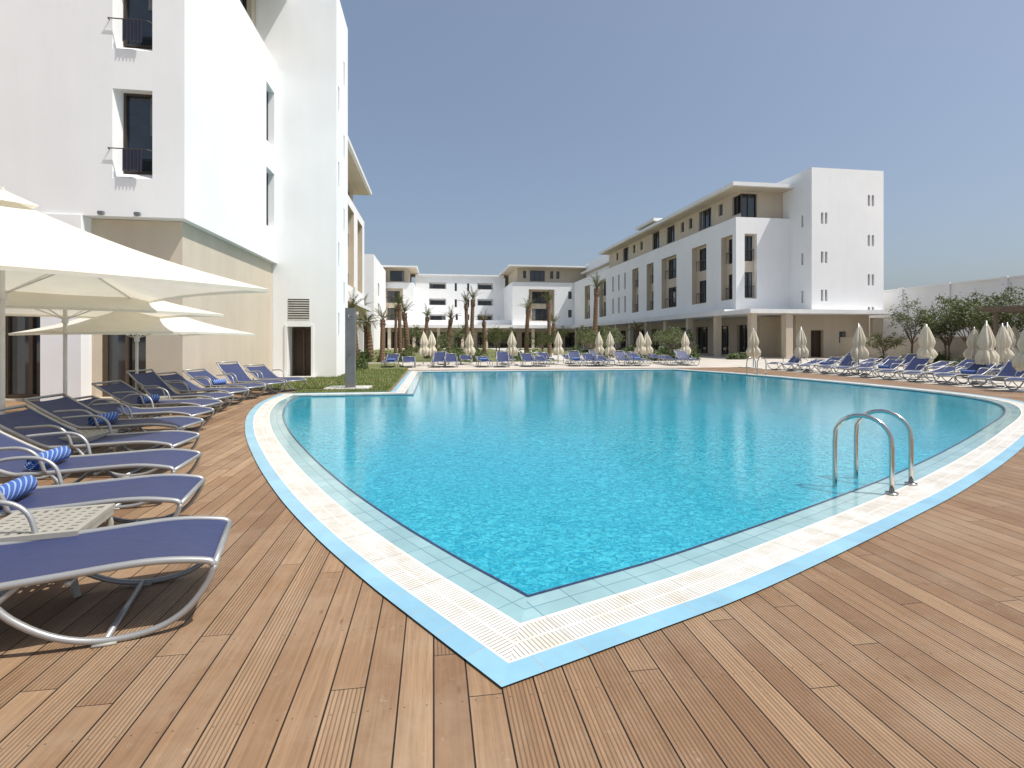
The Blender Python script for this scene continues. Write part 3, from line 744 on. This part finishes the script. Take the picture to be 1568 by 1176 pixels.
# ------------------------------------------------------------------ ladders
def ladder(px,py,dx,dy):
    l=math.hypot(dx,dy);dx/=l;dy/=l
    ex,ey=dy,-dx
    m=M()
    for s in(-.275,.275):
        def Q(a,z): return (px+dx*a+ex*s,py+dy*a+ey*s,z)
        pts=[Q(0,.0),Q(0,.3),Q(0,.45)]
        for k in range(1,12):
            a=math.pi*k/12; pts.append(Q(.25-.25*math.cos(a),.50+.24*math.sin(a)))
        pts+=[Q(.5,.45),Q(.5,.2),Q(.5,-.3),Q(.5,-1.1)]
        m.tube(pts,.022,14)
        b=Q(0,.016); m.tube([b,(b[0],b[1],.03)],.055,16)
    for z in (-.28,-.56,-.84):
        a=(px+dx*.5-ex*.275,py+dy*.5-ey*.275,z); b=(px+dx*.5+ex*.275,py+dy*.5+ey*.275,z)
        m.tube([a,b],.03,8)
    m.obj('pool_ladder',[STEEL],True)
ladder(4.60,4.56,-.48,.88)
ladder(13.75,20.4,-1,-.25)
# ------------------------------------------------------------------ shower column
m=M(); m.box(-2.62,-2.34,16.2,16.42,.05,2.45); m.box(-3.2,-1.9,15.9,16.9,.0,.06,1); m.tube([(-2.48,16.2,2.2),(-2.48,16.0,2.22),(-2.48,15.92,2.15)],.02,8)
m.tube([(-2.48,15.92,2.15),(-2.48,15.92,2.12)],.07,14); m.tube([(-2.48,16.2,1.1),(-2.48,16.14,1.1)],.03,10)
m.obj('shower_column',[GREYP,CONC])
# ------------------------------------------------------------------ vegetation
def palm_mesh(seed,h,r0,nf,spread,fl,dry=.2):
    r=random.Random(seed); m=M()
    pts=[];rad=[]
    lx,ly=r.uniform(-.25,.25),r.uniform(-.2,.2)
    K=int(h/.11)
    for i in range(K+1):
        t=i/K; pts.append((lx*t*t,ly*t*t,h*t)); rad.append(r0*(1.25-.35*t)*(1+.12*(i%2))*(1.25 if t>.9 else 1))
    m.tube(pts,rad,9,0)
    top=Vector(pts[-1])
    for i in range(26):
        a=r.uniform(0,6.28); z=h-r.uniform(0,.7); d=Vector((math.cos(a),math.sin(a),0))
        b=Vector((top.x,top.y,z))+d*r0*.9; m.tube([b,b+d*.09+Vector((0,0,.22))],[.035,.012],4,0)
    for i in range(nf):
        a=math.tau*i/nf+r.uniform(-.3,.3); el=r.uniform(.15,1.0)
        inc=math.radians(88-spread*el*100); L=fl*r.uniform(.7,1.15)
        p=top.copy(); d=Vector((math.cos(a)*math.cos(inc),math.sin(a)*math.cos(inc),math.sin(inc)))
        mi=2 if (r.random()<dry) else 1
        seg=12; path=[p.copy()]
        droop=r.uniform(.6,1.5)*(spread+.15)
        for k in range(seg):
            d=(d+Vector((0,0,-.10*droop*(1+k*.12)))).normalized(); p=p+d*(L/seg); path.append(p.copy())
        m.tube(path,[.02*(1-k/(seg+2)) for k in range(seg+1)],4,mi)
        side=d.cross(Vector((0,0,1)))
        if side.length<.01: side=Vector((1,0,0))
        side.normalize()
        for k in range(2,seg+1):
            for sub in (0,.5):
                if k==seg and sub: continue
                t=(k+sub)/seg; b=path[k] if sub==0 else path[k].lerp(path[min(k+1,seg)],sub)
                dr=(path[min(k+1,seg)]-path[k-1]).normalized()
                ll=L*.22*math.sin(math.pi*min(1,t*.8+.15))+.05
                for s in(-1,1):
                    tip=b+(side*s*.65+dr*.75+Vector((0,0,r.uniform(-.25,.2)))).normalized()*ll*r.uniform(.7,1.1)
                    w=dr*.018
                    m.add([b-w,b+w,tip],[(0,1,2)],mi)
    return m.mesh('palm_tree',[TRUNK,PALM,DRY],False)
PM=[palm_mesh(1,4.2,.17,13,.45,1.3,.25),palm_mesh(2,3.6,.18,12,.42,1.35,.2),palm_mesh(3,5.2,.16,12,.44,1.3,.3),palm_mesh(4,2.5,.22,22,.8,1.4,.3)]
pl=[(-4.3,28.5,3,.92),(-4.9,31.5,3,1.0),(-5.3,37,1,1.0),(-4.7,40,3,1.1),(-2.6,42,2,.82),(-2.2,45.5,1,1.05),(-.7,44,0,.82),(1.2,45,1,.9),(2.7,43,2,.86),(3.2,44.5,2,.95),(8.2,46,0,1.0),(10.1,45,2,.92),(11.8,50,1,.85),(15.5,49,2,1.25),(21.2,52,3,1.0),(-6.5,52,0,1.1),(-3.8,54,2,.85),(5.3,55,1,.95),(-4.6,26.0,3,.75),(-3.4,36,1,.8)]
for i,(x,y,v,s) in enumerate(pl): inst(PM[v],'palm_tree',(x,y,GZ),i*1.7,s)
def tree_mesh(seed,h,cr,nl,ls,name,mat,tr=.05):
    r=random.Random(seed); g=np.random.default_rng(seed); m=M()
    th=h*.35
    m.tube([(0,0,0),(r.uniform(-.05,.05),r.uniform(-.05,.05),th*.5),(r.uniform(-.08,.08),0,th)],[tr*1.3,tr,tr*.9],8,0)
    tips=[]
    for i in range(9):
        a=math.tau*i/9+r.uniform(-.4,.4); el=r.uniform(.3,1.4); L=(h-th)*r.uniform(.5,1.0)
        rr=min(cr,L*math.cos(el)*1.3); e=Vector((math.cos(a)*rr,math.sin(a)*rr,th+L*math.sin(el)*.95))
        s=Vector((0,0,th*r.uniform(.75,1))); mid=s.lerp(e,.5)+Vector((r.uniform(-.1,.1),r.uniform(-.1,.1),.12))
        m.tube([s,mid,e],[tr*.6,tr*.35,tr*.12],5,0)
        tips+=[(e,.28),(mid.lerp(e,.5),.2)]
        for q in range(4):
            b=mid.lerp(e,r.uniform(.1,.9)); f=b+Vector((r.gauss(0,1),r.gauss(0,1),r.gauss(.3,.8))).normalized()*cr*r.uniform(.3,.6)
            m.tube([b,f],[tr*.22,tr*.07],4,0); tips.append((f,.19))
    per=nl//len(tips)
    for c,sc in tips:
        pp=g.normal(0,1,(per,3))*cr*sc*.6*np.array([1,1,.8])
        for p in pp:
            p=Vector(p)+c
            if p.z<th*.7: continue
            d=Vector(g.normal(0,1,3)).normalized(); u=d.orthogonal().normalized()
            l=ls*g.uniform(.6,1.3); w=l*.32
            m.add([p-d*l*.5,p+u*w,p+d*l*.5,p-u*w],[(0,1,2,3)],1)
    return m.mesh(name,[BARK,mat],False)
TR=[tree_mesh(11,4.2,1.3,2400,.13,'olive_tree',OLIVE),tree_mesh(12,4.1,1.0,1700,.13,'olive_tree',OLIVE),tree_mesh(13,3.0,1.2,2200,.11,'olive_tree',OLIVE)]
for i,(x,y,v,s) in enumerate([(30,29,1,1.08),(31.8,28.4,0,1.0),(32.5,27.2,1,1.05),(30.6,26.0,0,1.0),(31.4,24.6,1,1.1),(30.,23.6,0,1.0),(31.9,22.6,1,1.05),(28.9,30,2,.8),(29.6,21.6,1,1.),(30.8,27.3,1,1.0)]): inst(TR[v],'olive_tree',(x,y,GZ),i*2.3,s)
for i,(x,y,v,s) in enumerate([(17.9,37.5,2,1.0),(12.4,40,2,.9),(8.6,41,2,.9),(14.6,42,2,1.0),(20.5,43,2,1.),(22.5,46,2,1.),(.2,39,2,.8),(5.6,47,2,1.),(17,52,2,1.2),(19,60,2,1.3),(15,64,2,1.3),(3,60,2,1.3),(-2,62,2,1.3),(7.5,60,2,1.2)]): inst(TR[v],'olive_tree',(x,y,GZ),i*2.3,s)
g=np.random.default_rng(5); m=M()
def shrub(cx,cy,rx,h,nn,ls=.12):
    p=g.normal(0,1,(nn,3)); p/=np.linalg.norm(p,axis=1)[:,None]; p*=g.uniform(.55,1.05,(nn,1))*(1+.25*np.sin(p[:,:1]*5+p[:,1:2]*4))
    for q in p:
        z=abs(q[2])*h
        c=Vector((cx+q[0]*rx,cy+q[1]*rx,GZ+z)); d=Vector(g.normal(0,1,3)).normalized(); u=d.orthogonal().normalized()
        l=ls*g.uniform(.6,1.4); m.add([c-d*l*.6,c+u*l*.35,c+d*l*.6,c-u*l*.35],[(0,1,2,3)])
for i in range(60):
    x=g.uniform(-6,24); y=g.uniform(36,40) if i<30 else g.uniform(41,70)
    if 9<x<13.3: continue
    shrub(x,y,g.uniform(.4,1.),g.uniform(.4,1.1),260,.16)
for i in range(8): shrub(g.uniform(-5.6,-3.6),g.uniform(27,33),g.uniform(.3,.5),g.uniform(.3,.7),260,.10)
for i in range(12): shrub(g.uniform(27,33),g.uniform(22,32),g.uniform(.4,.8),g.uniform(.4,.9),260,.12)
m.obj('shrubs',[BUSH])
# ------------------------------------------------------------------ light, sky, camera
sv=Vector((.44,-.22,.86)).normalized()
el=math.asin(sv.z); az=math.atan2(sv.x,sv.y)
w=bpy.data.worlds.new('World'); S.world=w; w.use_nodes=True; nt=w.node_tree
sky=nt.nodes.new('ShaderNodeTexSky'); sky.sky_type='NISHITA'; sky.sun_disc=False
sky.sun_elevation=el; sky.sun_rotation=az; sky.air_density=1.0; sky.dust_density=3.5; sky.ozone_density=2.2; sky.altitude=0
hz=mixc(nt,.30,sky.outputs[0],(2.6,3.1,3.75))
bg=nt.nodes['Background']; nt.links.new(hz,bg.inputs[0]); bg.inputs[1].default_value=.14
sl=bpy.data.lights.new('sun','SUN'); sl.energy=4.5; sl.angle=R(.5); sl.color=(1,.965,.91)
so=bpy.data.objects.new('sun',sl); S.collection.objects.link(so); so.rotation_euler=(-sv).to_track_quat('-Z','Y').to_euler()
cd=bpy.data.cameras.new('camera'); co=bpy.data.objects.new('camera',cd); S.collection.objects.link(co)
co.location=(0,0,1.5); co.rotation_euler=(R(90),0,-math.atan(.15)); cd.sensor_width=36; cd.lens=18.37; cd.shift_y=-68/1568; cd.clip_start=.05; cd.clip_end=3000
S.camera=co
S.view_settings.view_transform='Standard'; S.view_settings.look='None'; S.view_settings.exposure=0
